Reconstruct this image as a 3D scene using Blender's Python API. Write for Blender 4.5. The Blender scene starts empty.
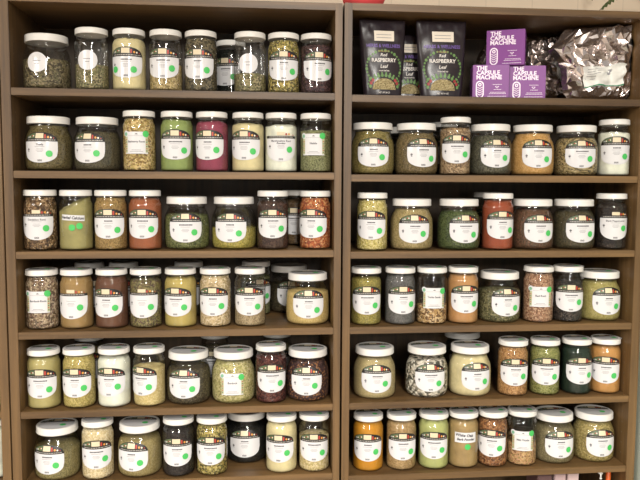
import bpy, bmesh, math, random
from mathutils import Vector, Matrix, noise
random.seed(7)
C = bpy.context.scene.collection
SC = bpy.context.scene
ZC = 1.60            # camera height above the floor
F = 720.0
D = 2.01
YAW, PIT, ROL = map(math.radians, (5.908, 4.738, 0.288))

# ---------------------------------------------------------------- camera
cy, sy, cp, sp = math.cos(YAW), math.sin(YAW), math.cos(PIT), math.sin(PIT)
fwd = Vector((sy*cp, cy*cp, -sp)); right0 = Vector((cy, -sy, 0)); up0 = right0.cross(fwd)
cr, sr = math.cos(ROL), math.sin(ROL)
RIGHT = cr*right0 + sr*up0; UP = -sr*right0 + cr*up0
CAM = Vector((0, -D, ZC))
cam_d = bpy.data.cameras.new('camera'); cam = bpy.data.objects.new('camera', cam_d); C.objects.link(cam)
cam_d.sensor_width = 36; cam_d.lens = 36*F/640; cam_d.clip_start = .02
m = Matrix((RIGHT, UP, -fwd)).transposed().to_4x4(); m.translation = CAM
cam.matrix_world = m; SC.camera = cam

def proj(p):
    d = Vector(p) - CAM; w = d.dot(fwd)
    return 320 + F*d.dot(RIGHT)/w, 240 - F*d.dot(UP)/w
def at(px, py, y):
    """world point at depth y seen at the given place of the photograph"""
    d = (px-320)/F*RIGHT - (py-240)/F*UP + fwd
    return CAM + d*((y+D)/d.y)
def x_at(px, y, z):
    x = 0.0
    for _ in range(6):
        u = proj((x, y, z))[0]; du = proj((x+.001, y, z))[0]-u
        x += (px-u)/du*.001
    return x

# ---------------------------------------------------------------- materials
def srgb(r, g, b):
    f = lambda c: (c/255/12.92) if c/255 <= .04045 else ((c/255+.055)/1.055)**2.4
    return (f(r), f(g), f(b), 1)
def newmat(name):
    mt = bpy.data.materials.new(name); mt.use_nodes = True
    nt = mt.node_tree; b = nt.nodes['Principled BSDF']
    return mt, nt, b
MC = {}
def flat(name, col, rough=.5, metal=0, spec=.5):
    if name in MC: return MC[name]
    mt, nt, b = newmat(name)
    b.inputs['Base Color'].default_value = srgb(*col); b.inputs['Roughness'].default_value = rough
    b.inputs['Metallic'].default_value = metal; b.inputs['Specular IOR Level'].default_value = spec
    MC[name] = mt; return mt
def N(nt, t, **k):
    n = nt.nodes.new(t)
    for a, v in k.items(): setattr(n, a, v)
    return n
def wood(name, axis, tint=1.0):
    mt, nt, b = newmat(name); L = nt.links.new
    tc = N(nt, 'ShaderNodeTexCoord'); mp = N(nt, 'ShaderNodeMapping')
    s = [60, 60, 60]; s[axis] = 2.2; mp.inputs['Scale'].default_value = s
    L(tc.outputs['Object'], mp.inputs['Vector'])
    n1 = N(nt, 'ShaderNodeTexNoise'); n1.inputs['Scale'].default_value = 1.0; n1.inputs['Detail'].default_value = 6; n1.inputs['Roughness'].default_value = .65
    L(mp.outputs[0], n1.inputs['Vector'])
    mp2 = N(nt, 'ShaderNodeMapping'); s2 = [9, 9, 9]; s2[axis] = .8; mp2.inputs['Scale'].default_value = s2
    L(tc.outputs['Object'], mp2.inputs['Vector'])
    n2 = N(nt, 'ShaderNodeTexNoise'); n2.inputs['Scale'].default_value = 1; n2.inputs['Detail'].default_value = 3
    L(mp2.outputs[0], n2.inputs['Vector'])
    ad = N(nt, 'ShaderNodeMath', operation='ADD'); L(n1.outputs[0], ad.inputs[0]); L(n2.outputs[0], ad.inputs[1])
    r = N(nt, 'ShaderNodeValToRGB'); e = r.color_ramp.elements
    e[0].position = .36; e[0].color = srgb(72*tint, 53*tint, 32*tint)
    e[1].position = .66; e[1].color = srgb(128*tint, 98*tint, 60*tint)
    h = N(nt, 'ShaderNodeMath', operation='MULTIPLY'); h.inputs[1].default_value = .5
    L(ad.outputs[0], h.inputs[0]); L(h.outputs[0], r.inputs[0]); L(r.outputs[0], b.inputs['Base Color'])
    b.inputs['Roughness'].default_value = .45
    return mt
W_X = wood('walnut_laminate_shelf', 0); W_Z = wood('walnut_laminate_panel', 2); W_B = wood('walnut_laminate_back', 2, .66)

def glass_mat():
    mt = bpy.data.materials.new('clear_glass'); mt.use_nodes = True; nt = mt.node_tree; nt.nodes.clear(); L = nt.links.new
    o = N(nt, 'ShaderNodeOutputMaterial'); lw = N(nt, 'ShaderNodeLayerWeight'); lw.inputs['Blend'].default_value = .22
    fr = N(nt, 'ShaderNodeFresnel'); fr.inputs['IOR'].default_value = 1.5
    tr = N(nt, 'ShaderNodeBsdfTransparent'); gl = N(nt, 'ShaderNodeBsdfGlossy'); gl.inputs['Roughness'].default_value = .06
    rp = N(nt, 'ShaderNodeValToRGB'); e = rp.color_ramp.elements
    e[0].position = .45; e[0].color = (.98, .985, .98, 1); e[1].position = 1; e[1].color = (.66, .69, .66, 1)
    L(lw.outputs['Facing'], rp.inputs[0]); L(rp.outputs[0], tr.inputs[0])
    mu = N(nt, 'ShaderNodeMath', operation='MULTIPLY'); mu.inputs[1].default_value = 1.3; mn = N(nt, 'ShaderNodeMath', operation='MINIMUM'); mn.inputs[1].default_value = .42; L(fr.outputs[0], mu.inputs[0])
    mx = N(nt, 'ShaderNodeMixShader'); L(mu.outputs[0], mn.inputs[0]); L(mn.outputs[0], mx.inputs[0]); L(tr.outputs[0], mx.inputs[1]); L(gl.outputs[0], mx.inputs[2])
    L(mx.outputs[0], o.inputs[0]); return mt
GLASS = glass_mat()
WHITE = flat('lid_white_plastic', (222, 219, 213), .38)
PAPER = flat('label_paper', (214, 213, 214), .16)
BLACK = flat('label_black', (34, 31, 30), .45)
BEIGE = flat('label_beige', (214, 199, 168), .5)
REDP = flat('label_red', (172, 62, 50), .5)
ORNG = flat('label_orange', (214, 150, 70), .5)
CREAM = flat('label_cream', (235, 224, 205), .5)
LEAFG = flat('label_green', (84, 98, 66), .5)
GREY = flat('label_grey_ink', (140, 138, 142), .5)
INK = flat('label_ink', (62, 60, 66), .5)
BANDI = flat('label_band_print', (172, 168, 160), .5)
DOT = flat('dot_green', (72, 184, 92), .5)
DULL = flat('label_dull_green', (176, 178, 140), .5)

def dry(c, k=1.09, W=(1.04, .99, .96)):
    g = sum(c)/3; k = k if g < 100 else 1+(k-1)*max(0, (190-g)/90)
    return tuple(min(240, (v*.85+g*.15)*k*w+5) for v, w in zip(c, W))
def powder(name, col):
    col = dry(col, 1.0, (.97, .98, .95))
    mt, nt, b = newmat(name); L = nt.links.new
    tc = N(nt, 'ShaderNodeTexCoord'); n1 = N(nt, 'ShaderNodeTexNoise'); n1.inputs['Scale'].default_value = 28; n1.inputs['Detail'].default_value = 4
    L(tc.outputs['Object'], n1.inputs['Vector'])
    r = N(nt, 'ShaderNodeValToRGB'); e = r.color_ramp.elements
    e[0].position = .3; e[0].color = srgb(*[c*.9 for c in col]); e[1].position = .7; e[1].color = srgb(*[min(255, c*1.05) for c in col])
    L(n1.outputs[0], r.inputs[0]); L(r.outputs[0], b.inputs['Base Color']); b.inputs['Roughness'].default_value = .95; b.inputs['Specular IOR Level'].default_value = .1
    return mt
def grain(name, cols, size, stretch=1.0, rot=0.0):
    """mixed dried plant pieces: every piece its own tone, the dark ones also painting shaded gaps between pieces. size in metres"""
    cols = [dry(c) for c in cols]; mean = [sum(c[i] for c in cols)/len(cols) for i in range(3)]
    cols = [tuple(v*.78+q*.22 for v, q in zip(c, mean)) for c in cols]
    mt, nt, b = newmat(name); L = nt.links.new
    tc = N(nt, 'ShaderNodeTexCoord'); mp = N(nt, 'ShaderNodeMapping')
    mp.inputs['Scale'].default_value = (1/stretch, 1, 1); mp.inputs['Rotation'].default_value = (rot, rot, rot*1.3)
    ns = N(nt, 'ShaderNodeTexNoise'); ns.inputs['Scale'].default_value = .35/size; ns.inputs['Detail'].default_value = 2
    vm = N(nt, 'ShaderNodeVectorMath', operation='MULTIPLY_ADD'); vm.inputs[1].default_value = (size*.7,)*3
    L(tc.outputs['Object'], ns.inputs['Vector']); L(ns.outputs['Color'], vm.inputs[0]); L(tc.outputs['Object'], vm.inputs[2])
    L(vm.outputs[0], mp.inputs['Vector'])
    v = N(nt, 'ShaderNodeTexVoronoi'); v.inputs['Scale'].default_value = 1.2/size; L(mp.outputs[0], v.inputs['Vector'])
    sx = N(nt, 'ShaderNodeSeparateXYZ'); L(v.outputs['Color'], sx.inputs[0])
    r = N(nt, 'ShaderNodeValToRGB'); r.color_ramp.interpolation = 'CONSTANT'
    while len(r.color_ramp.elements) < len(cols): r.color_ramp.elements.new(.5)
    for i, c in enumerate(cols):
        r.color_ramp.elements[i].position = i/len(cols); r.color_ramp.elements[i].color = srgb(*c)  # in coarse mixes the dark tones also stand for shade in the air gaps
    L(sx.outputs[0], r.inputs[0])
    L(r.outputs[0], b.inputs['Base Color'])
    bp = N(nt, 'ShaderNodeBump'); bp.invert = True; bp.inputs['Strength'].default_value = .9; bp.inputs['Distance'].default_value = size*.9
    L(v.outputs['Distance'], bp.inputs['Height']); L(bp.outputs[0], b.inputs['Normal'])
    b.inputs['Roughness'].default_value = .8; b.inputs['Specular IOR Level'].default_value = .25
    return mt

# ---------------------------------------------------------------- mesh helpers
def obj(name, bm, mats, parent=None, smooth=True):
    me = bpy.data.meshes.new(name); bm.to_mesh(me); bm.free()
    for mt in (mats if isinstance(mats, (list, tuple)) else [mats]): me.materials.append(mt)
    if smooth:
        for p in me.polygons: p.use_smooth = True
    return link(name, me, parent)
def link(name, me, parent=None):
    o = bpy.data.objects.new(name, me); C.objects.link(o)
    if parent is not None: o.parent = parent
    return o
def box(bm, x0, x1, y0, y1, z0, z1, bev=0.0, mi=0):
    t = bmesh.new(); bmesh.ops.create_cube(t, size=1)
    for v in t.verts: v.co = Vector(((x0+x1)/2+v.co.x*(x1-x0), (y0+y1)/2+v.co.y*(y1-y0), (z0+z1)/2+v.co.z*(z1-z0)))
    if bev: bmesh.ops.bevel(t, geom=t.edges[:], offset=bev, segments=2, affect='EDGES')
    for f in t.faces: f.material_index = mi
    me = bpy.data.meshes.new('t'); t.to_mesh(me); t.free(); bm.from_mesh(me); bpy.data.meshes.remove(me)
def lathe(bm, prof, n=48):
    rings = []
    for r, z in prof:
        if r < 1e-5: rings.append([bm.verts.new((0, 0, z))])
        else: rings.append([bm.verts.new((r*math.cos(2*math.pi*i/n), r*math.sin(2*math.pi*i/n), z)) for i in range(n)])
    for a, b in zip(rings, rings[1:]):
        for i in range(n):
            j = (i+1) % n
            if len(a) == 1: bm.faces.new((a[0], b[j], b[i]))
            elif len(b) == 1: bm.faces.new((a[i], a[j], b[0]))
            else: bm.faces.new((a[i], a[j], b[j], b[i]))
    bmesh.ops.recalc_face_normals(bm, faces=bm.faces[:])
def empty(name, loc, label, cat, group=None, rz=0):
    o = bpy.data.objects.new(name, None); C.objects.link(o); o.location = loc; o.rotation_euler.z = rz
    o.empty_display_size = .02; tag(o, label, cat, group); return o
def tag(o, label, cat, group=None):
    o['label'] = label; o['category'] = cat
    if group: o['group'] = group
def copy_tree(o, parent=None):
    c = o.copy(); C.objects.link(c); c.parent = parent
    for ch in o.children: copy_tree(ch, c)
    return c

# ---------------------------------------------------------------- jars: shapes
def smoothprof(pts, k=3):
    out = []
    P = [Vector(p) for p in pts]
    for i in range(len(P)-1):
        a, b = P[i], P[i+1]; pa = P[i-1] if i else a; nb = P[i+2] if i+2 < len(P) else b
        for j in range(k):
            t = j/k
            out.append(.5*((2*a)+(b-pa)*t+(2*pa-5*a+4*b-nb)*t*t+(3*a-pa-3*b+nb)*t**3))
    out.append(P[-1]); return [(max(0, p.x), p.y) for p in out]
KIND = {
 'Q': dict(R=.0457, H=.1665, lid_r=.0440, lid_h=.0165,
      side=[(.040, .0), (.044, .003), (.0457, .010), (.0457, .040), (.0457, .100), (.0457, .120), (.0448, .129), (.0416, .136), (.0402, .141), (.0409, .144), (.0402, .148), (.0399, .155)]),
 'W': dict(R=.0645, H=.1485, lid_r=.0574, lid_h=.0205,
      side=[(.052, .0), (.0580, .003), (.0630, .012), (.0645, .028), (.0645, .055), (.0640, .078), (.0618, .093), (.0565, .106), (.0524, .1135), (.0516, .1185), (.0522, .122), (.0514, .1275), (.0514, .134)]),
}
for k in KIND.values(): k['sp'] = smoothprof(k['side'])
def rad(kind, z):
    sp_ = KIND[kind]['sp']
    for (r0, z0), (r1, z1) in zip(sp_, sp_[1:]):
        if z0 <= z <= z1: return r0+(r1-r0)*(z-z0)/max(1e-6, z1-z0)
    return sp_[-1][0] if z > .1 else sp_[0][0]
BODY, LID = {}, {}
for k, d in KIND.items():
    bm = bmesh.new(); n = len(d['sp'])
    lathe(bm, [(0, .004), (d['R']*.55, .003), (d['R']*.8, .0006)]+d['sp'], 56)
    me = bpy.data.meshes.new('jar_body'); bm.to_mesh(me); bm.free(); me.materials.append(GLASS)
    for p in me.polygons: p.use_smooth = True
    BODY[k] = me
    r, h, H = d['lid_r'], d['lid_h'], d['H']
    bm = bmesh.new()
    lathe(bm, [(r-.003, H-h+.0005), (r-.001, H-h), (r, H-h+.0012), (r, H-h+.004), (r-.0004, H-h+.005), (r-.0004, H-.0035), (r-.0012, H-.0012), (r-.0035, H-.0001), (r-.007, H), (r-.008, H-.0006), (0, H-.0006)], 56)
    me = bpy.data.meshes.new('lid'); bm.to_mesh(me); bm.free(); me.materials.append(WHITE)
    for p in me.polygons: p.use_smooth = True
    LID[k] = me
def contents(kind, fill, tilt=0.0, seed=0, rough=.002, trim=.0022):
    """heap of dry goods filling the jar up to a fraction of its inside height"""
    d = KIND[kind]; top = .004+(d['H']-d['lid_h']-.006)*fill
    bm = bmesh.new(); n = 40; rings = []
    zs = [.0045+(top-.0045)*i/22 for i in range(23)]
    for i, z in enumerate(zs):
        ring = []
        for j in range(n):
            a = 2*math.pi*j/n; f = i/22
            zz = z + f*f*(tilt*math.cos(a-math.pi*.1) + rough*noise.noise(Vector((math.cos(a)*3, math.sin(a)*3, seed))))
            zz = min(zz, d['H']-d['lid_h']-.001)
            r = rad(kind, zz)-trim
            ring.append(bm.verts.new((r*math.cos(a), r*math.sin(a), zz)))
        rings.append(ring)
    for q in (.75, .45, .2):
        ring = []
        for j in range(n):
            a = 2*math.pi*j/n; base = rings[22][j].co
            zz = min(top+tilt*math.cos(a-math.pi*.1)*q+rough*(1-q)*1.5+rough*1.5*noise.noise(Vector((q*4*math.cos(a), q*4*math.sin(a), seed+5))), d['H']-d['lid_h']+.001)
            ring.append(bm.verts.new((base.x*q, base.y*q, zz)))
        rings.append(ring)
    for a, b in zip(rings, rings[1:]):
        for j in range(n): bm.faces.new((a[j], a[(j+1) % n], b[(j+1) % n], b[j]))
    bm.faces.new(rings[-1]); bm.faces.new(rings[0][::-1])
    return bm

# ---------------------------------------------------------------- labels: sheets laid on a surface
def wrap(kind):
    R = KIND[kind]['R']
    def f(s, z, off):
        a = s/R; r = rad(kind, z)+.0006+off
        return Vector((r*math.sin(a), -r*math.cos(a), z))
    return f
def lie(kind):
    H = KIND[kind]['H']; k = .86 if kind == 'Q' else 1.0
    def f(s, z, off): return Vector((s*k, (z-.068)*k, H-.0004+off))
    return f
def sheet(bm, mp, s0, s1, top, bot, off, mi, nc=24, nr=5):
    fn = lambda q: q if callable(q) else (lambda s: q)
    top, bot = fn(top), fn(bot); g = []
    for i in range(nc+1):
        s = s0+(s1-s0)*i/nc; a, b = bot(s), top(s)
        g.append([bm.verts.new(mp(s, a+(b-a)*j/nr, off)) for j in range(nr+1)])
    for i in range(nc):
        for j in range(nr):
            f = bm.faces.new((g[i][j], g[i+1][j], g[i+1][j+1], g[i][j+1])); f.material_index = mi
def disc(bm, mp, s, z, r, off, mi, n=16, rs=None):
    rs = rs or r
    h = lambda q: r*math.sqrt(max(0, 1-((q-s)/rs)**2))
    sheet(bm, mp, s-rs, s+rs, lambda q: z+h(q), lambda q: z-h(q), off, mi, n, 2)
def rect(bm, mp, s0, s1, z0, z1, off, mi, nc=6, nr=2): sheet(bm, mp, s0, s1, z1, z0, off, mi, nc, nr)
def slim(bm, thick=.0002):
    bmesh.ops.remove_doubles(bm, verts=bm.verts[:], dist=1e-6)
    bmesh.ops.dissolve_degenerate(bm, edges=bm.edges[:], dist=1e-7)
    bmesh.ops.recalc_face_normals(bm, faces=bm.faces[:])
def text2d(s, size, bold=.0):
    cu = bpy.data.curves.new('t', 'FONT'); cu.body = s; cu.size = size; cu.align_x = 'CENTER'; cu.align_y = 'CENTER'; cu.offset = bold*size; cu.resolution_u = 2
    cu.space_line = .9
    o = bpy.data.objects.new('t', cu); C.objects.link(o)
    dg = bpy.context.evaluated_depsgraph_get(); e = o.evaluated_get(dg); me = e.to_mesh()
    vs = [(v.co.x, v.co.y) for v in me.vertices]; fs = [tuple(p.vertices) for p in me.polygons]
    e.to_mesh_clear(); bpy.data.objects.remove(o); bpy.data.curves.remove(cu)
    return vs, fs
def add_text(bm, mp, s, size, cx, cz, off, mi, bold=0, slant=0, italic=0, xs=1.0):
    vs, fs = text2d(s, size, bold)
    V = [bm.verts.new(mp(cx+x*xs+italic*y, cz+y+slant*x, off)) for x, y in vs]
    for f in fs:
        try: bm.faces.new([V[i] for i in f]).material_index = mi
        except ValueError: pass
LC = {}
HW = .0475
def label_set(kind, style, place):
    """meshes of one label: (sheet, artwork, small print, dots) cached per kind of jar"""
    key = (kind, style, place)
    if key in LC: return LC[key]
    mp = wrap(kind) if place == 'side' else lie(kind)
    zt = {'std': .090, 'big': .094, 'round': 0, 'square': 0, 'hand': 0}.get(style, .088)
    if kind == 'W': zt -= .011
    if place == 'lid': zt = .076
    out = {}
    bm = bmesh.new(); ar = bmesh.new(); pr = bmesh.new(); se = bmesh.new(); bc = bmesh.new()
    if style in ('std', 'big'):
        hb = .057 if style == 'std' else .064; w = HW if style == 'std' else .0465
        st = .025
        curve = lambda s: zt-st-(hb-st)*math.sqrt(max(0, 1-(s/w)**2))**.8
        sheet(bm, mp, -w, w, zt, curve, 0, 0, 32, 6)
        ah = .0255 if style == 'std' else .021
        dome = lambda s: zt+.003+(ah-.003)*math.sqrt(max(0, 1-(s/(w*1.0))**2))
        sheet(ar, mp, -w, w, dome if style == 'std' else zt+.0068, zt, .0001, 0, 32, 6)
        low = lambda s: min(zt+.0135, dome(s)-.001)
        # pictures in the arch: leaves on the left, fruit on the right, a beige panel in the middle
        if style == 'std': sheet(ar, mp, -w*.86, -w*.30, lambda s: dome(s)-.0016, zt+.0085, .0003, 4, 10, 2)
        if style == 'std': sheet(ar, mp, -w*.80, -w*.66, zt+.013, zt+.009, .0005, 6, 4, 1)
        for q in (-.62, -.46, -.38)*(style == 'std'): disc(ar, mp, w*q, zt+.012+.003*(q > -.5), .0018, .0005, 2 if q == -.46 else 5, 6)
        rect(ar, mp, -w*.25, w*.22, zt+.0085, zt+ah-.003, .0006, 1, 6)
        rect(ar, mp, w*.26, w*.36, zt+.0085, zt+ah-.0065, .0005, 2, 3)
        disc(ar, mp, w*.48, zt+.0118, .0030, .0006, 3, 8)
        disc(ar, mp, w*.63, zt+.0108, .0024, .0005, 5, 8)
        disc(ar, mp, w*.78, zt+.0095, .0016, .0005, 2, 6)
        # row of small white print on the black band
        q = -w*.78; rr = random.Random(3)
        while q < w*.78:
            l = rr.choice((.003, .0045, .006)); rect(ar, mp, q, q+l, zt+.0030, zt+.0050, .0004, 7, 2, 1); q += l+.0014
        for i, (a, b) in enumerate(((.28, .014), (.19, .020), (.22, .0235), (.16, .027))):
            rect(pr, mp, -w*a, w*a, zt-b-.0006, zt-b+.0004, .0003, 0, 3, 1)
        disc(se, mp, -w*.72, zt-.0215, .0034, .0003, 1, 8); rect(se, mp, -w*.78, -w*.66, zt-.0205, zt-.0195, .0005, 2, 2, 1)
        rect(se, mp, -w*.76, -w*.67, zt-.0275, zt-.0262, .0003, 1, 2, 1)
        for i in range(5): rect(bc, mp, -.006+i*.0025, -.0045+i*.0025, zt-hb+.0035, zt-hb+.0085, .0003, 1, 2, 1)
        arm = [BLACK, BEIGE, REDP, ORNG, LEAFG, CREAM, GREY, BANDI]
        out['dots'] = (w*.52, zt-.031); out['name'] = zt-.0085
    elif style == 'round':
        z = .078 if kind == 'Q' else .070
        disc(bm, mp, 0, z, .0265, 0, 0, 28, .0275)
        for i, a in enumerate((.010, .006)): rect(pr, mp, -a, a, z+.003-i*.008, z+.0042-i*.008, .0003, 1, 4, 1)

        ar.free(); ar = None; out['dots'] = (.04, .05); out['name'] = z; arm = []
    elif style == 'square':
        z0, z1 = (.048, .108) if kind == 'Q' else (.028, .090); w = .032
        rect(bm, mp, -w, w, z0, z1, 0, 0, 20, 5)
        rect(ar, mp, -w, -w*.78, z0+.003, z1-.014, .0002, 0, 3, 4); rect(ar, mp, w*.78, w, z0+.003, z1-.014, .0002, 0, 3, 4)
        for i in range(6):
            for sd in (-.89, .89): disc(ar, mp, w*sd, z0+.008+i*.006, .0018, .0004, 1 if i % 2 else 2, 6)
        sheet(ar, mp, -.004, .005, lambda s: z1-.0045-abs(s-.0005)*.55, z1-.0072, .0003, 3, 6, 1)
        rect(ar, mp, -w*.7, w*.7, z1-.0112, z1-.0106, .0003, 4, 8, 1)
        disc(ar, mp, -w*.93, z1-.005, .0078, .0006, 5, 10); disc(ar, mp, -w*.93, z1-.0065, .0050, .0008, 6, 8)
        for a, b in ((.40, .012), (.55, .016), (.45, .0225)): rect(pr, mp, -w*a, w*a, z0+.022-b, z0+.0228-b, .0003, 1, 4, 1)
        arm = [DULL, REDP, LEAFG, BLACK, GREY, PAPER, flat('seal_green', (120, 170, 140))]
        out['dots'] = (w*.80, z1-.008); out['name'] = z1-.027
    elif style in ('hand', 'note'):
        if style == 'hand': sheet(bm, mp, -.030, .034, lambda s: .0985-s*.05, lambda s: .083-s*.05, 0, 0, 20, 3)
        else: rect(bm, mp, -.033, .033, .079, .110, 0, 0, 20, 4)
        ar.free(); ar = None; arm = []; pr.free(); pr = None; out['dots'] = (0, .06); out['name'] = .09
    for b in (bm, ar, pr, se, bc):
        if b: slim(b)
    def fin(n, b, ms):
        if b is None: return None
        if not b.verts: b.free(); return None
        me = bpy.data.meshes.new(n); b.to_mesh(me); b.free()
        for q in ms: me.materials.append(q)
        for p in me.polygons: p.use_smooth = True
        return me
    out['sheet'] = fin('label', bm, [PAPER]); out['art'] = fin('label_picture', ar, arm); out['print'] = fin('small_print', pr, [GREY, INK, PAPER]); out['seal'] = fin('round_seal', se, [GREY, INK, PAPER]); out['bars'] = fin('barcode', bc, [GREY, INK, PAPER])
    LC[key] = out; return out
DC = {}
def dot_mesh(kind, place, s, z, r=.0088):
    k = (kind, place, round(s, 4), round(z, 4), r)
    if k not in DC:
        mp = wrap(kind) if place == 'side' else lie(kind); bm = bmesh.new(); disc(bm, mp, s, z, r, .0012, 0, 16); slim(bm)
        me = bpy.data.meshes.new('green_dot'); bm.to_mesh(me); bm.free(); me.materials.append(DOT); DC[k] = me
        for p in me.polygons: p.use_smooth = True
    return DC[k]

# ---------------------------------------------------------------- shelves
ZL = [0.2415, 0.0216, -0.1969, -0.4184, -0.6408, -0.8468]
ZR = [0.2383, 0.0167, -0.2016, -0.4187, -0.6404, -0.8567]
DEPTH, TH = .36, .0195
BACKY = .30
SHELVES = {}
def pinholes(bm, x, z0, z1, sgn):
    z = z0+.03
    while z < z1-.02:
        for y in (.034,):
            t = bmesh.new(); bmesh.ops.create_circle(t, cap_ends=True, segments=10, radius=.0026)
            for v in t.verts: v.co = Vector((x+sgn*.0006, y+v.co.x, z+v.co.y))
            for f in t.faces: f.material_index = 1
            me = bpy.data.meshes.new('t'); t.to_mesh(me); t.free(); bm.from_mesh(me); bpy.data.meshes.remove(me)
        z += .032
HOLE = flat('pin_hole_metal', (128, 116, 98), .5, .3)
def bookcase(x0, x1, tl, tr, zs, ztop, label):
    """x0..x1 inner faces; tl, tr thickness of the sides; zs shelf tops (relative to the camera height)"""
    g = empty('bookcase', ((x0+x1)/2, DEPTH/2, 0), label, 'bookcase', 'wooden bookcases side by side')
    ox, oy = (x0+x1)/2, DEPTH/2
    def fin(n, bm, mt): 
        for v in bm.verts: v.co -= Vector((ox, oy, 0))
        return obj(n, bm, mt, g, False)
    for a, b, sg, xx in ((x0-tl, x0, 1, x0), (x1, x1+tr, -1, x1)):
        bm = bmesh.new(); box(bm, a, b, 0, DEPTH+.008, 0, ZC+ztop+TH, .001)
        for zz in zs[:6]: pinholes(bm, xx, ZC+zz, ZC+zz+.2, sg)
        fin('side_panel', bm, [W_Z, HOLE])
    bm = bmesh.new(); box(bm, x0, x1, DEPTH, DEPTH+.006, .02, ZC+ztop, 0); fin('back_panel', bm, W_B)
    bm = bmesh.new(); box(bm, x0, x1, 0, DEPTH, ZC+ztop, ZC+ztop+TH, .0008); fin('top_board', bm, W_X)
    for zz in zs:
        bm = bmesh.new(); box(bm, x0+.0003, x1-.0003, .001, DEPTH, ZC+zz-TH, ZC+zz, .0012); fin('shelf', bm, W_X)
    bm = bmesh.new(); box(bm, x0, x1, .02, .035, 0, .08, .001); fin('toe_kick', bm, W_Z)
    return g
XA, XB, XC, XD = -0.6193, 0.2477, 0.2950, 1.1440
ZT = at(353, 10, 0).z-ZC
low = [-1.13, -1.34, -1.50]
BL = bookcase(XA, XB, .0245, .0200, ZL+low, ZT-.002, 'walnut-brown bookcase of spice jars, left of the central pair of posts')
BR = bookcase(XC, XD, .0215, .0260, ZR+low, ZT, 'walnut-brown bookcase with foil bags and purple boxes on its top shelf')
XN = XA-.0245-.004-.0230
BN = bookcase(XN-.84, XN, .023, .0230, [z+.003 for z in ZL]+low, ZT, 'bookcase cut off at the far left edge, one post visible')

# ---------------------------------------------------------------- jars: list
CON = {}
def P(name, *c): CON[name] = (lambda: powder(name, c), 'powder')
def G(name, cols, size, stretch=1, rot=0.0): CON[name] = (lambda: grain(name, cols, size, stretch, rot), 'grain')
G('grey-green dried leaf', [(78, 74, 54), (122, 116, 84), (52, 46, 34), (148, 140, 108), (96, 96, 62)], .0042, 1.6, .5)
G('pale green cut leaf', [(92, 90, 60), (142, 138, 96), (60, 56, 38), (170, 164, 124), (112, 118, 74)], .0040, 1.5, .3)
G('greenish seeds', [(168, 152, 96), (196, 178, 120), (110, 96, 60), (150, 142, 82), (212, 198, 150)], .0040)
G('dusky green herb', [(70, 68, 50), (106, 100, 76), (44, 42, 32), (124, 118, 88)], .0045, 1.5, .7)
G('blackish green flakes', [(22, 26, 22), (34, 38, 32), (14, 16, 14)], .0030)
G('yellow green flowers', [(150, 140, 62), (196, 180, 92), (84, 78, 40), (118, 122, 56), (214, 204, 130), (60, 52, 32)], .0050)
G('purple brown petals', [(58, 38, 46), (84, 58, 62), (38, 26, 32), (100, 74, 72), (48, 38, 36)], .0045)
G('olive brown herb', [(88, 80, 46), (118, 108, 66), (60, 52, 32), (104, 100, 58)], .0028)
G('dark olive herb', [(70, 68, 50), (92, 88, 66), (46, 44, 32), (80, 80, 56)], .0030)
G('golden bark pieces', [(190, 168, 96), (216, 196, 130), (140, 116, 60), (160, 150, 80), (110, 88, 48), (226, 212, 160)], .0046, 1.4, .4)
P('light green powder', 142, 158, 88); P('magenta pink powder', 150, 58, 82); P('cream powder', 218, 200, 152); P('white powder', 228, 226, 214)
G('fine green leaf', [(106, 116, 70), (130, 138, 92), (72, 78, 46), (150, 156, 112)], .0030)
G('brown root chips', [(96, 72, 44), (140, 112, 74), (54, 38, 24), (196, 172, 132), (112, 92, 60), (74, 54, 34)], .0062)
P('khaki powder', 160, 148, 92)
G('tan gold granules', [(150, 122, 66), (176, 148, 88), (110, 86, 44), (132, 116, 62)], .0030)
P('terracotta powder', 160, 86, 52)
G('green herb', [(78, 92, 48), (106, 120, 66), (50, 60, 32), (128, 138, 86)], .0032)
G('small yellow green buds', [(168, 158, 66), (190, 182, 92), (122, 118, 48), (144, 146, 64)], .0038)
G('dark brown bark', [(62, 44, 34), (84, 62, 48), (42, 30, 24), (72, 50, 44)], .0034, 1.6, .2)
G('mottled brown herb', [(92, 72, 46), (70, 54, 36), (112, 92, 60)], .003)
G('rust orange flakes', [(176, 92, 44), (150, 70, 36), (196, 130, 70), (106, 50, 28), (210, 168, 110), (132, 58, 32)], .0052)
G('beige grey bark chips', [(150, 134, 104), (182, 168, 138), (96, 80, 62), (206, 194, 166), (122, 98, 82), (78, 64, 48)], .0060)
P('tan powder', 160, 124, 74); P('brown red powder', 106, 66, 48)
G('mixed dried herb', [(112, 110, 62), (78, 76, 44), (150, 144, 92), (92, 64, 62), (60, 56, 40), (128, 126, 76)], .0042)
P('mustard yellow powder', 186, 162, 88)
G('pale beige seeds', [(196, 180, 138), (214, 202, 164), (150, 134, 94), (176, 160, 112), (224, 216, 188)], .0052)
G('fine beige seeds', [(156, 142, 106), (178, 164, 128), (118, 106, 78)], .0034)
G('yellow meal', [(206, 186, 112), (190, 170, 96), (222, 204, 138)], .0022)
P('khaki beige powder', 176, 160, 100)
G('yellow green granules', [(184, 172, 92), (204, 194, 122), (134, 122, 60), (160, 152, 76)], .0036)
G('pale yellow granules', [(212, 200, 134), (222, 214, 158), (184, 170, 104), (200, 188, 118)], .0030)
G('dark mossy herb', [(78, 72, 50), (58, 52, 38), (98, 92, 64), (44, 40, 30)], .0036)
G('pale green dried herb', [(172, 172, 106), (196, 194, 136), (124, 122, 72), (150, 152, 88), (210, 208, 160)], .0046, 1.4, .3)
G('dark red berries', [(64, 26, 26), (86, 40, 36), (42, 18, 20), (104, 58, 48)], .0058)
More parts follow.
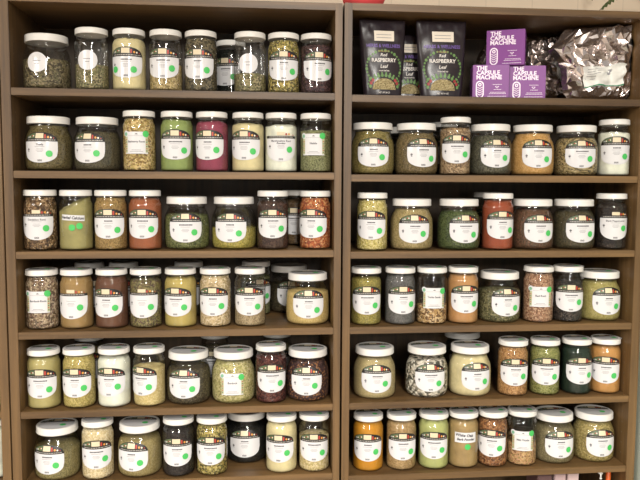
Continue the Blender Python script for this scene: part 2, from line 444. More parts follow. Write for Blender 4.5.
G('dark plum tea blend', [(50, 34, 38), (72, 48, 50), (34, 26, 28), (160, 110, 60), (58, 40, 44), (84, 60, 56)], .0052)
G('moss green granules', [(132, 126, 76), (154, 148, 98), (100, 96, 56)], .0030)
G('pale oat flakes', [(222, 212, 168), (206, 194, 146), (232, 224, 190), (188, 176, 128)], .0048)
G('olive beige granules', [(150, 140, 86), (168, 158, 106), (124, 114, 66)], .0026)
G('black seeds', [(34, 30, 28), (50, 44, 40), (22, 20, 20)], .0040)
G('black leaf', [(26, 26, 24), (40, 40, 36), (18, 18, 16)], .0036)
G('pale yellow flakes', [(214, 204, 150), (196, 184, 126), (226, 218, 176), (170, 160, 100)], .0055)
G('gold green herb', [(132, 122, 64), (158, 146, 86), (98, 92, 46), (116, 112, 56)], .0030)
G('brown green herb', [(112, 98, 62), (138, 122, 82), (80, 70, 44), (96, 90, 54)], .0034)
G('tan seeds', [(168, 146, 108), (192, 172, 134), (120, 98, 68), (146, 122, 88), (94, 76, 54)], .0042)
G('grey green leaf', [(74, 76, 60), (96, 98, 80), (50, 52, 42)], .0034)
G('golden granules', [(198, 156, 84), (214, 176, 106), (172, 130, 62)], .0026)
G('straw coloured stems', [(176, 160, 106), (98, 88, 56), (148, 134, 84), (64, 58, 38), (200, 188, 140)], .0040, 4.5, .9)
G('light yellow green flakes', [(190, 182, 96), (210, 204, 130), (146, 138, 66), (172, 168, 82), (222, 218, 160)], .0046)
G('beige herb', [(162, 148, 98), (184, 170, 122), (126, 114, 70), (148, 140, 86)], .0032)
G('deep green leaf', [(56, 74, 36), (78, 98, 52), (36, 48, 24), (94, 112, 66)], .0034)
P('brick red powder', 158, 70, 42)
G('reddish brown herb', [(92, 62, 44), (116, 82, 60), (66, 44, 32), (78, 66, 44)], .0034)
G('dark green brown herb', [(66, 60, 40), (88, 80, 54), (46, 42, 28), (60, 62, 36)], .0034)
G('black peppercorns', [(36, 30, 26), (56, 46, 38), (24, 20, 18)], .0052)
G('yellow green herb', [(146, 138, 60), (168, 160, 82), (108, 104, 44), (128, 126, 56)], .0030)
G('slate grey herb', [(84, 88, 90), (102, 106, 106), (66, 69, 70)], .0024)
G('gold brown beans', [(176, 142, 82), (204, 176, 120), (110, 80, 46), (226, 206, 160), (78, 58, 36)], .0062)
P('peach tan powder', 190, 134, 80)
G('leafy green herb', [(84, 88, 54), (112, 114, 76), (56, 58, 36), (136, 136, 96)], .0044, 1.5, .5)
G('pink brown root pieces', [(150, 112, 84), (178, 142, 110), (104, 72, 52), (196, 168, 136), (126, 92, 68)], .0044)
G('black chunks', [(32, 30, 28), (52, 48, 44), (20, 18, 18), (66, 60, 54)], .0072)
G('lime khaki herb', [(158, 154, 84), (178, 174, 106), (126, 122, 62)], .0026)
G('khaki meal', [(176, 166, 116), (190, 180, 132), (158, 148, 100)], .0022)
G('white and black shards', [(212, 212, 200), (232, 232, 222), (90, 92, 82), (180, 180, 160), (48, 50, 42), (222, 220, 206)], .0095, 1.5, .6)
G('orange brown granules', [(174, 132, 76), (196, 156, 98), (128, 90, 50), (150, 110, 62)], .0040)
G('bright green herb', [(112, 120, 56), (138, 146, 76), (80, 88, 38), (160, 166, 102)], .0036)
P('dark green powder', 28, 44, 34); P('orange tan powder', 196, 136, 70); P('orange turmeric powder', 206, 134, 24)
G('beige brown granules', [(168, 142, 92), (188, 162, 112), (130, 106, 64), (150, 128, 78)], .0034)
P('pale green powder', 176, 178, 108); P('tan bark powder', 168, 136, 86)
G('orange brown pods', [(128, 82, 44), (160, 110, 62), (84, 52, 30), (180, 136, 84), (104, 66, 38)], .0056)
G('speckled brown seeds', [(176, 142, 88), (206, 176, 120), (120, 82, 54), (150, 130, 74), (196, 150, 110)], .0050)
G('olive grey herb', [(118, 112, 78), (138, 132, 96), (92, 88, 60)], .0028)
G('yellow green coarse herb', [(162, 150, 84), (186, 174, 112), (116, 106, 58), (142, 134, 74)], .0042)
MATS = {}
# side, row, [(kind, px of centre, px of label centre, label style, dots, contents, fill, written name, depth row)]
STD, BIG, RND, SQ = 'std', 'big', 'round', 'square'
ROWS = {
 ('L', 0): [('W', 47, 37.5, RND, 0, 'grey-green dried leaf', .62, '', 0), ('Q', 92, 88, RND, 0, 'pale green cut leaf', .44, '', 0),
   ('Q', 129.3, 127.5, STD, 2, 'cream powder', .93, '', 0), ('Q', 166, 164.3, STD, 1, 'greenish seeds', .48, '', 0),
   ('Q', 201, 199.3, STD, 1, 'dusky green herb', .97, '', 0), ('Q', 231, 228, STD, 1, 'blackish green flakes', .93, '', .19),
   ('Q', 250, 248.4, RND, 0, 'pale green cut leaf', .33, '', 0), ('Q', 283.5, 283.6, STD, 1, 'yellow green flowers', .97, '', 0),
   ('Q', 317, 318.7, STD, 1, 'purple brown petals', .9, '', 0)],
 ('L', 1): [('W', 49, 42, STD, 1, 'olive brown herb', .97, 'Thistle', 0), ('W', 97.7, 90, STD, 1, 'dark olive herb', .84, '', 0),
   ('Q', 139.4, 137, SQ, 1, 'golden bark pieces', .97, 'Barberry Root', 0), ('Q', 177, 176, STD, 1, 'light green powder', .95, '', 0),
   ('Q', 212, 209.7, STD, 1, 'magenta pink powder', .92, '', 0), ('Q', 248, 246, STD, 1, 'cream powder', .88, '', 0),
   ('Q', 281, 281, BIG, 1, 'white powder', .86, 'Marshmallow Root\nPowder', 0), ('Q', 316.7, 315, SQ, 1, 'fine green leaf', .78, 'Nettle', 0)],
 ('L', 2): [('Q', 40.7, 38.6, BIG, 1, 'brown root chips', .98, 'Dandelion Root', 0), ('Q', 76.4, 73, 'hand', 2, 'khaki powder', .86, '', 0),
   ('Q', 111, 109.5, STD, 1, 'tan gold granules', .97, '', 0), ('Q', 145.4, 143.7, STD, 1, 'terracotta powder', .95, '', 0),
   ('W', 187, 185.7, STD, 1, 'green herb', .76, '', 0), ('W', 234, 231, STD, 1, 'small yellow green buds', .46, '', 0),
   ('Q', 272.8, 272.7, STD, 1, 'dark brown bark', .9, '', 0), ('Q', 296, 295, STD, 0, 'mottled brown herb', .9, '', .20),
   ('Q', 317, 315, STD, 1, 'rust orange flakes', .98, '', 0)],
 ('L', 3): [('Q', 41.3, 37.7, SQ, 1, 'beige grey bark chips', .97, 'Burdock Root', 0), ('Q', 77, 74, BIG, 1, 'tan powder', .96, '', 0),
   ('Q', 112, 109, STD, 1, 'brown red powder', .96, '', 0), ('Q', 146, 144, BIG, 1, 'mixed dried herb', .9, '', 0),
   ('Q', 180.7, 178, STD, 1, 'mustard yellow powder', .93, '', 0), ('Q', 215.4, 214, STD, 1, 'pale beige seeds', .97, '', 0),
   ('Q', 250, 249.5, STD, 1, 'fine beige seeds', .52, '', 0), ('W', 289, 291, STD, 0, 'dark mossy herb', .7, '', .285),
   ('W', 310, 310.7, STD, 1, 'yellow meal', .74, '', 0), ('Q', 90, 92, STD, 0, 'dark brown bark', .8, '', 1),
   ('Q', 124, 124, STD, 0, 'dusky green herb', .8, '', 1), ('Q', 189, 190, STD, 0, 'dark olive herb', .8, '', 1), ('Q', 256, 258, STD, 1, 'fine green leaf', .8, '', 1)],
 ('L', 4): [('Q', 44.3, 42, STD, 1, 'khaki beige powder', .95, '', 0), ('Q', 79.5, 77, STD, 1, 'yellow green granules', .97, '', 0),
   ('Q', 114.4, 111.5, STD, 1, 'white powder', .92, '', 0), ('Q', 149.5, 145, STD, 1, 'pale yellow granules', .72, '', 0),
   ('W', 189, 185, STD, 1, 'dark mossy herb', .8, '', 0), ('W', 235, 234, SQ, 1, 'pale green dried herb', .93, 'Burdock', 0),
   ('Q', 272, 272.5, STD, 1, 'dark red berries', .9, '', 0), ('W', 310, 309, STD, 1, 'dark plum tea blend', .9, '', 0),
   ('Q', 90, 90, STD, 0, 'beige herb', .8, '', 1), ('Q', 215, 214, STD, 0, 'dusky green herb', .8, '', 1), ('Q', 277, 277, STD, 0, 'olive grey herb', .8, '', 1)],
 ('L', 5): [('W', 57.7, 49.6, STD, 1, 'moss green granules', .66, '', 0), ('Q', 98, 97, STD, 1, 'pale oat flakes', .95, '', 0),
   ('W', 140, 133.5, STD, 1, 'olive beige granules', .82, '', 0), ('Q', 178.7, 177.6, STD, 1, 'black seeds', .9, '', 0),
   ('Q', 212, 211, STD, 1, 'yellow green flowers', .96, '', 0), ('W', 246.5, 245, STD, 0, 'black leaf', .8, '', .15),
   ('Q', 281.5, 280, STD, 1, 'cream powder', .95, '', 0), ('Q', 314, 314, STD, 1, 'pale yellow flakes', .66, '', 0)],
 ('R', 1): [('W', 373, 373.8, STD, 1, 'gold green herb', .97, '', 0), ('W', 415.5, 421, STD, 1, 'brown green herb', .94, '', 0),
   ('Q', 455, 456, STD, 1, 'tan seeds', .9, '', 0), ('W', 490, 495.4, STD, 1, 'grey green leaf', .9, '', 0),
   ('W', 532, 537, STD, 1, 'golden granules', .96, '', 0), ('W', 577, 581.7, STD, 1, 'straw coloured stems', .86, '', 0),
   ('Q', 616, 617.6, STD, 1, 'white powder', .84, '', 0), ('W', 403, 404, STD, 0, 'dark olive herb', .8, '', 1), ('Q', 443, 444, STD, 0, 'grey green leaf', .8, '', 1)],
 ('R', 2): [('Q', 372, 371.5, STD, 1, 'light yellow green flakes', .97, '', 0), ('W', 411.4, 414, STD, 1, 'beige herb', .93, '', 0),
   ('W', 458.6, 464, STD, 1, 'deep green leaf', .88, '', 0), ('Q', 497.4, 500, STD, 1, 'brick red powder', .96, '', 0),
   ('W', 534.5, 541, STD, 1, 'reddish brown herb', .92, '', 0), ('W', 577, 584, STD, 1, 'dark green brown herb', .88, '', 0),
   ('Q', 615, 617.5, BIG, 1, 'black peppercorns', .9, 'Black Peppercorns', 0), ('Q', 487, 487, STD, 0, 'olive grey herb', .8, '', 1)],
 ('R', 3): [('Q', 366, 366.5, STD, 1, 'yellow green herb', .9, '', 0), ('Q', 400, 401.7, STD, 1, 'slate grey herb', .95, '', 0),
   ('Q', 431.6, 433.5, SQ, 1, 'gold brown beans', .36, 'Yerba Santa', 0), ('Q', 462.6, 464.5, STD, 1, 'peach tan powder', .95, '', 0),
   ('W', 499, 505.6, STD, 1, 'leafy green herb', .74, '', 0), ('Q', 538, 540, SQ, 1, 'pink brown root pieces', .97, 'Red Root', 0),
   ('Q', 571, 573, STD, 1, 'black chunks', .8, '', 0), ('W', 606.8, 614.4, STD, 1, 'lime khaki herb', .93, '', 0)],
 ('R', 4): [('W', 374.4, 376.4, STD, 1, 'khaki meal', .92, '', 0), ('W', 426.5, 429.8, STD, 1, 'white and black shards', .86, '', 0),
   ('W', 469.5, 475.4, STD, 1, 'cream powder', .92, '', 0), ('Q', 512.5, 514, STD, 1, 'orange brown granules', .97, '', 0),
   ('Q', 544.4, 545.5, STD, 1, 'bright green herb', .95, '', 0), ('Q', 580, 583, STD, 1, 'dark green powder', .95, '', 0),
   ('Q', 611.4, 612, STD, 1, 'orange tan powder', .94, '', 0), ('W', 462, 463, STD, 0, 'dark olive herb', .8, '', .28)],
 ('R', 5): [('Q', 368, 367.8, STD, 1, 'orange turmeric powder', .95, '', 0), ('Q', 401, 402, STD, 1, 'beige brown granules', .95, '', 0),
   ('Q', 433.4, 433.7, STD, 1, 'pale green powder', .95, '', 0), ('Q', 464, 466, 'note', 1, 'tan bark powder', .93, 'White Oak\nBark Powder', 0),
   ('Q', 494.4, 494, STD, 1, 'orange brown pods', .94, '', 0), ('Q', 524.7, 525.8, SQ, 1, 'speckled brown seeds', .42, 'Milk Thistle', 0),
   ('W', 558, 564, STD, 1, 'olive grey herb', .84, '', 0), ('W', 597.7, 604.8, STD, 1, 'yellow green coarse herb', .93, '', 0)],
}
GAP = {('L', 0): .014, ('L', 1): .014, ('L', 2): .016, ('L', 3): .026, ('L', 4): .014, ('L', 5): .010, ('R', 1): .014, ('R', 2): .014, ('R', 3): .016, ('R', 4): .018, ('R', 5): .020}
ORD = ['first', 'second', 'third', 'fourth', 'fifth', 'sixth', 'seventh', 'eighth', 'ninth']
RN = ['top', 'second', 'third', 'fourth', 'fifth', 'sixth']
def label_mid(kind, X, Y, z, phi, half, R):
    us = [proj((X+R*math.sin(a), Y-R*math.cos(a), z))[0] for a in [phi-half+2*half*i/16 for i in range(17)]]
    return (min(us)+max(us))/2
def make_jar(kind, X, Y, Z, phi, style, ndots, con, fill, name, lidlab, label, group, seed, tilt=0.0):
    j = empty('glass_jar', (X, Y, Z+.0005), label, 'jar', group)
    link('jar_body', BODY[kind], j)
    link('lid', LID[kind], j) if not lidlab else None
    lid = [c for c in j.children if c.name.startswith('lid')]
    lid = lid[0] if lid else link('lid', LID[kind], j)
    if con not in MATS: MATS[con] = CON[con][0]()
    pw = CON[con][1] == 'powder'
    c = obj('dry_goods', contents(kind, fill, tilt, seed, .0035 if not pw else .005, .0012 if pw else .0022), MATS[con], j)
    c['label'] = con
    ls = label_set(kind, style, 'side')
    L_ = link('label', ls['sheet'], j); L_.rotation_euler.z = phi
    for nm, k in (('label_picture', 'art'), ('small_print', 'print'), ('round_seal', 'seal'), ('barcode', 'bars')):
        if ls.get(k): link(nm, ls[k], L_)
    mp = wrap(kind)
    if name or style == 'hand':
        bm = bmesh.new()
        if style == 'square': add_text(bm, mp, name, .0078, 0, ls['name'], .0005, 0, .02)
        elif style == 'hand': add_text(bm, mp, 'Herbal Calcium', .0108, .001, .0905, .0005, 0, .035, -.05, .25, .92)
        elif style == 'note':
            add_text(bm, mp, name.split('\n')[0], .0115, -.004, .1015, .0005, 0, .035, -.04, .25); add_text(bm, mp, name.split('\n')[1], .0100, .001, .0890, .0005, 0, .035, 0, .25)
        else: add_text(bm, mp, name, .0074, 0, ls['name']-(.002 if '\n' in name else 0), .0005, 0, .02)
        obj('product_name', bm, INK, L_, False)
    elif style == 'std':
        k = ('nm', kind, seed % 3)
        if k not in DC:
            bm = bmesh.new(); w = (.013, .017, .010)[seed % 3]; q = -w
            while q < w: rect(bm, mp, q, q+.0030, ls['name']-.0014, ls['name']+.0020, .0004, 0, 2, 1); q += .0037
            slim(bm); me = bpy.data.meshes.new('product_name'); bm.to_mesh(me); bm.free(); me.materials.append(INK); DC[k] = me
        link('product_name', DC[k], L_)
    if style == 'hand': dd = [(.000, .064), (.0195, .068)]
    elif style == 'note': dd = [(.006, .067)]
    else:
        s, z = ls['dots']; dd = [(s, z+.002*((seed*7) % 5-2)/2)]*(ndots > 0)
        if ndots == 2: dd = [(s-.004, z-.004), (-s-.006, z-.004)]
    for s, z in dd: link('green_dot', dot_mesh(kind, 'side', s, z), L_)
    if lidlab:
        ll = label_set(kind, 'std', 'lid'); q = link('lid_label', ll['sheet'], lid)
        rz = ((seed*37) % 11-5)*.035; q.rotation_euler.z = rz
        # the third level is as deep as it goes, so picture and print are siblings of the sheet
        for nm, me in (('lid_picture', ll['art']), ('lid_dot', dot_mesh(kind, 'lid', ll['dots'][0]*.8, ll['dots'][1]+.004))):
            e = link(nm, me, lid); e.rotation_euler.z = rz
    return j
seed = 0
jars = {}
for (side, row), items in ROWS.items():
    zs = ZL if side == 'L' else ZR; Z = ZC+zs[row]; g = GAP[side, row]; bc = 'left' if side == 'L' else 'right'
    grp = 'jars on the %s shelf of the %s bookcase' % (RN[row], bc); k = 0
    placed = []
    for (kind, px, lx, style, nd, con, fill, name, back) in items:
        seed += 1; d = KIND[kind]; R = d['R']
        Y = g+R if not back else None
        if back: Y = back if back < 1 else .24
        X = x_at(px, Y, Z+.08)
        lo_, hi_ = (XA, XB) if side == 'L' else (XC, XD)
        X = min(max(X, lo_+R+.002), hi_-R-.002)
        size = 'tall' if kind == 'Q' else 'squat'
        if back: lab = '%s jar of %s at the back, %s shelf of %s bookcase' % (size, con, RN[row], bc)
        else:
            lab = '%s jar of %s, %s in front on %s shelf of %s bookcase' % (size, con, ORD[k], RN[row], bc); k += 1
        placed.append([kind, X, Y, Z, lx, style, nd, con, fill, name, row >= 3 and not back, lab, grp, seed, back, px])
    fr = sorted([p for p in placed if not p[14]], key=lambda p: p[1])
    for _ in range(60):            # neighbours may touch, never overlap
        for p, q in zip(fr, fr[1:]):
            dist = math.hypot(p[1]-q[1], p[2]-q[2]); need = KIND[p[0]]['R']+KIND[q[0]]['R']+.0006
            if dist < need: e = (need-dist)/2; p[1] -= e; q[1] += e
        lo_, hi_ = (XA, XB) if side == 'L' else (XC, XD)
        for p in fr: p[1] = min(max(p[1], lo_+KIND[p[0]]['R']+.002), hi_-KIND[p[0]]['R']-.002)
    for p in placed:
        if p[14]:                  # a jar behind stands clear of the ones in front
            for _ in range(40):
                for q in fr:
                    dx, dy = p[1]-q[1], p[2]-q[2]; need = KIND[p[0]]['R']+KIND[q[0]]['R']+.0015
                    if math.hypot(dx, dy) < need: p[2] = q[2]+math.sqrt(max(0, need*need-dx*dx))
            if p[2] > DEPTH-KIND[p[0]]['R']-.001:
                print('BACK JAR TOO DEEP', p[11], p[2]); p[2] = DEPTH-KIND[p[0]]['R']-.001
    for p in placed:
        R = KIND[p[0]]['R']; half = (HW if p[5] in ('std', 'big') else .0275 if p[5] == 'round' else .032)/R; a, b = -1.3, 1.3
        px0 = p[15]
        now = proj((p[1], p[2], p[3]+.08))[0]
        if abs(now-px0) > 1.5: print('SHIFT', side, row, p[7], round(now-px0, 1))
        for _ in range(30):
            mm = (a+b)/2
            if label_mid(p[0], p[1], p[2], p[3]+.07, mm, half, R) < p[4]+now-px0: a = mm
            else: b = mm
        p[4] = (a+b)/2
        tilt = .010 if p[7] in ('khaki powder',) else 0.0
        if p[5] == 'hand': tilt = .022
        make_jar(*p[:14], tilt)

exec_rest = True
# ---------------------------------------------------------------- things on the top right shelf
ZS = ZC+ZR[0]
BAGF = flat('pouch_black_film', (38, 31, 36), .28); PURP = flat('pouch_purple', (112, 88, 160), .45); PWHT = flat('pouch_white', (226, 220, 214), .5)
PRED = flat('pouch_red', (150, 48, 52), .5); PGRN = flat('pouch_green', (98, 134, 76), .5); PHERB = grain('pouch_leaf', [(150, 142, 100), (176, 168, 126), (112, 104, 68)], .003)
PGOLD = flat('pouch_gold', (160, 134, 84), .5); PSTK = flat('pouch_sticker', (222, 212, 196), .5)
def pouch(X, Y, w, h, rz, seed, label):
    g = empty('herb_pouch', (X, Y, ZS), label, 'pouch', 'raspberry leaf pouches', rz)
    def surf(u, v, front, off=0):
        # u,v in -1..1, 0..1 ; fat at the bottom, flat at the seal
        ww = w/2*(.84+.19*v+.03*math.sin(math.pi*v)); t = .028*(1-v)**.7*math.sqrt(max(0, 1-abs(u)**2.6))+.0012
        t *= (1-.25*(1-v)**6)
        wr = .0018*noise.noise(Vector((u*2.2+seed, v*5, seed)))+.0035*max(0, v-.7)*noise.noise(Vector((u*5, v*9, seed+3)))*3
        y = (-t+wr-off) if front else (t*.8+wr)
        return Vector((u*ww, y+.012*v, v*h+.001))
    bm = bmesh.new(); nu, nv = 28, 40
    A = [[bm.verts.new(surf(-1+2*i/nu, j/nv, True)) for i in range(nu+1)] for j in range(nv+1)]
    B = [[bm.verts.new(surf(-1+2*i/nu, j/nv, False)) for i in range(nu+1)] for j in range(nv+1)]
    for j in range(nv):
        for i in range(nu):
            bm.faces.new((A[j][i], A[j][i+1], A[j+1][i+1], A[j+1][i])); bm.faces.new((B[j][i+1], B[j][i], B[j+1][i], B[j+1][i+1]))
        bm.faces.new((A[j][0], A[j+1][0], B[j+1][0], B[j][0])); bm.faces.new((A[j][nu], B[j][nu], B[j+1][nu], A[j+1][nu]))
    for i in range(nu):
        bm.faces.new((A[0][i], B[0][i], B[0][i+1], A[0][i+1])); bm.faces.new((A[nv][i], A[nv][i+1], B[nv][i+1], B[nv][i]))
    body = obj('pouch_body', bm, BAGF, g)
    mp = lambda s, z, off: surf(max(-1, min(1, s/(w/2))), z/h, True, .0008+off)
    bm = bmesh.new(); rect(bm, mp, -w*.20, w*.24, h*.72, h*.855, .0006, 0, 6, 3); st = obj('price_sticker', bm, PSTK, g)
    bm = bmesh.new()
    for k_, a in enumerate((.80, .76)): rect(bm, mp, -w*.15, w*.18, h*a, h*a+.0016, .0012, 0, 6, 1)
    obj('sticker_print', bm, GREY, st)
    bm = bmesh.new()
    add_text(bm, mp, 'HERBS & WELLNESS', .0135, 0, h*.655, .0006, 0, .02, 0, 0, .80*w/.125); obj('purple_lettering', bm, PURP, g, False)
    bm = bmesh.new()
    add_text(bm, mp, 'Red', .0125, 0, h*.535, .0006, 0, .01, 0, .2)
    add_text(bm, mp, 'RASPBERRY', .0150, 0, h*.465, .0006, 0, .02, 0, 0, .92*w/.125); add_text(bm, mp, 'Leaf', .0135, 0, h*.385, .0006, 0, .01, 0, .2)
    add_text(bm, mp, 'loose leaf tea', .0062, 0, h*.33, .0006, 0, .01)
    add_text(bm, mp, 'NET WT 4 OZ', .0062, 0, h*.045, .0006, 0, .01); obj('white_lettering', bm, PWHT, g, False)
    bm = bmesh.new(); add_text(bm, mp, 'ORGANIC', .0075, 0, h*.585, .0006, 0, .01); obj('gold_lettering', bm, PGOLD, g, False)
    bm = bmesh.new()
    for q in range(26):
        a = math.pi*(q/25)*1.5-math.pi*.25; r1 = w*.40; cx = r1*math.cos(a); cz = h*.36+h*.235*math.sin(a)
        disc(bm, mp, cx, cz, .0030+.0015*(q % 3 == 0), .0005, 0, 6)
    for q in range(12):
        a = math.pi*(q+.5)/12; cx = w*.345*math.cos(a); cz = h*.105+h*.165*math.sin(a)
        disc(bm, mp, cx, cz, .0048, .0006, 1 if q in (1, 2, 9, 10) else 0, 8)
        disc(bm, mp, cx*1.12, cz+h*.03, .0030, .0004, 0, 6)
    obj('berry_wreath', bm, [PGRN, PRED], g)
    bm = bmesh.new(); hw = w*.29
    sheet(bm, mp, -hw, hw, lambda s: h*.10+h*.13*math.sqrt(max(0, 1-(s/hw)**2)), h*.085, .0010, 0, 20, 4); obj('clear_window', bm, PHERB, g)
    return g
for (a, b, yb, sd, hh, rz, lab) in ((360, 405, .055, 1, .218, .04, 'black pouch of raspberry leaf, leftmost of the three pouches'),
                     (388, 428, .125, 2, .192, .0, 'black raspberry leaf pouch tucked behind the two others'),
                     (417, 465, .055, 3, .220, -.03, 'black pouch of raspberry leaf nearest the purple boxes')):
    xa, xb = x_at(a, yb, ZS+.06), x_at(b, yb, ZS+.06)
    pouch((xa+xb)/2, yb, xb-xa, hh, rz, sd, lab)

BOXP = flat('box_purple', (118, 40, 130), .45); BOXW = flat('box_white_ink', (240, 226, 242), .4)
def capsule_box(X, Y, Z, w, h, dp, rz, ry, label):
    g = empty('cardboard_box', (X, Y, Z+.0005), label, 'box', 'purple boxes', rz); g.rotation_euler.y = ry
    bm = bmesh.new(); box(bm, -w/2, w/2, 0, dp, 0, h, .0012); c = obj('carton', bm, BOXP, g, False)
    mp = lambda s, z, off: Vector((s, -.0004-off, z))
    bm = bmesh.new()
    for i, t in enumerate(('THE', 'CAPSULE', 'MACHINE')):
        vs, fs = text2d(t, .0168, .03); x0 = min(v[0] for v in vs); wd = max(v[0] for v in vs)-x0
        V = [bm.verts.new(mp(-w*.40+(x-x0)*.98, h*.895-i*.0130+y, 0)) for x, y in vs]
        for f in fs:
            try: bm.faces.new([V[k] for k in f])
            except ValueError: pass
    obj('printed_title', bm, BOXW, c, False)
    bm = bmesh.new(); cx, cz, a, b = -w*.30, h*.26, .0115, .0245      # capsule emblem: a ring with stripes
    pts = []
    for q in range(32):
        t = 2*math.pi*q/32; x = a*math.cos(t); z = a*math.sin(t)+(b-a)*(1 if math.sin(t) > 0 else -1); pts.append((x, z))
    o = [bm.verts.new(mp(cx+x, cz+z, 0)) for x, z in pts]; ii = [bm.verts.new(mp(cx+x*.72, cz+z*.87, 0)) for x, z in pts]
    for q in range(32): bm.faces.new((o[q], o[(q+1) % 32], ii[(q+1) % 32], ii[q]))
    for k_ in range(4):
        z = cz-.016+k_*.0062
        for sg in (-1, 1):
            vs = [bm.verts.new(mp(cx+sg*x, z+zz, .0001)) for x, zz in ((0, -.001), (.0075, .003), (.0075, .0052), (0, .0012))]; bm.faces.new(vs)
    for q in range(20):
        pass
    tt = [bm.verts.new(mp(cx+.0050*math.cos(2*math.pi*q/14), cz+.0135+.0050*math.sin(2*math.pi*q/14), .0001)) for q in range(14)]
    t2 = [bm.verts.new(mp(cx+.0022*math.cos(2*math.pi*q/14), cz+.0135+.0022*math.sin(2*math.pi*q/14), .0001)) for q in range(14)]
    for q in range(14): bm.faces.new((tt[q], tt[(q+1) % 14], t2[(q+1) % 14], t2[q]))
    obj('capsule_emblem', bm, BOXW, c, False)
    bm = bmesh.new(); sx = w*.17
    for (x0, x1, z) in ((-.012, .012, .40), (-.009, .009, .25), (-.019, .022, .165), (-.022, .024, .125), (-.026, .024, .045)):
        q = x0
        while q < x1: rect(bm, mp, sx+q, sx+q+.0034, h*z, h*z+.0013, 0, 0, 1, 1); q += .0044
    V = [(-.006, .355), (.006, .355), (0, .29)]
    o = [bm.verts.new(mp(sx+x, h*z, 0)) for x, z in V]; ii = [bm.verts.new(mp(sx+x*.6, h*(.333+(z-.333)*.6), 0)) for x, z in V]
    for q in range(3): bm.faces.new((o[q], o[(q+1) % 3], ii[(q+1) % 3], ii[q]))
    obj('box_print', bm, BOXW, c, False)
    return g
yb = .020
def bx(a, b, z): return x_at(a, yb, z), x_at(b, yb, z)
a, b = bx(474.3, 509.8, ZS+.05); h = at(490, 64.3, yb).z-ZS
capsule_box((a+b)/2, yb+.010, ZS, (b-a)*.985, h, .075, -.20, 0, 'purple box standing on the shelf, lower left of the three')
a2, b2 = bx(511, 546, ZS+.05)
capsule_box((a2+b2)/2+.001, yb+.010, ZS, (b2-a2)*.985, h, .075, -.20, 0, 'purple box standing on the shelf, lower right of the three')
a3, b3 = bx(489, 525.5, ZS+.15)
capsule_box((a3+b3)/2, yb+.014, ZS+h+.0005, (b3-a3)*1.0, h*1.06, .072, -.42, 0, 'purple box stacked on top of the two others')

# ---- foil bags
def foil_mat():
    mt, nt, b = newmat('crumpled_foil'); L = nt.links.new
    b.inputs['Base Color'].default_value = srgb(214, 204, 200); b.inputs['Metallic'].default_value = .95; b.inputs['Roughness'].default_value = .22
    tc = N(nt, 'ShaderNodeTexCoord'); v = N(nt, 'ShaderNodeTexVoronoi'); v.feature = 'DISTANCE_TO_EDGE'; v.inputs['Scale'].default_value = 16
    ns = N(nt, 'ShaderNodeTexNoise'); ns.inputs['Scale'].default_value = 22; ns.inputs['Detail'].default_value = 4
    L(tc.outputs['Object'], v.inputs['Vector']); L(tc.outputs['Object'], ns.inputs['Vector'])
    ad = N(nt, 'ShaderNodeMath', operation='ADD'); L(v.outputs[0], ad.inputs[0]); L(ns.outputs[0], ad.inputs[1])
    bp = N(nt, 'ShaderNodeBump'); bp.inputs['Strength'].default_value = .15; bp.inputs['Distance'].default_value = .010
    L(ad.outputs[0], bp.inputs['Height']); L(bp.outputs[0], b.inputs['Normal']); return mt
FOIL = foil_mat(); FOILD = flat('foil_bag_lining', (96, 72, 66), .3, .6); GLINE = flat('label_teal_line', (34, 128, 88), .5); LABW = flat('bag_label_white', (226, 226, 220), .5)
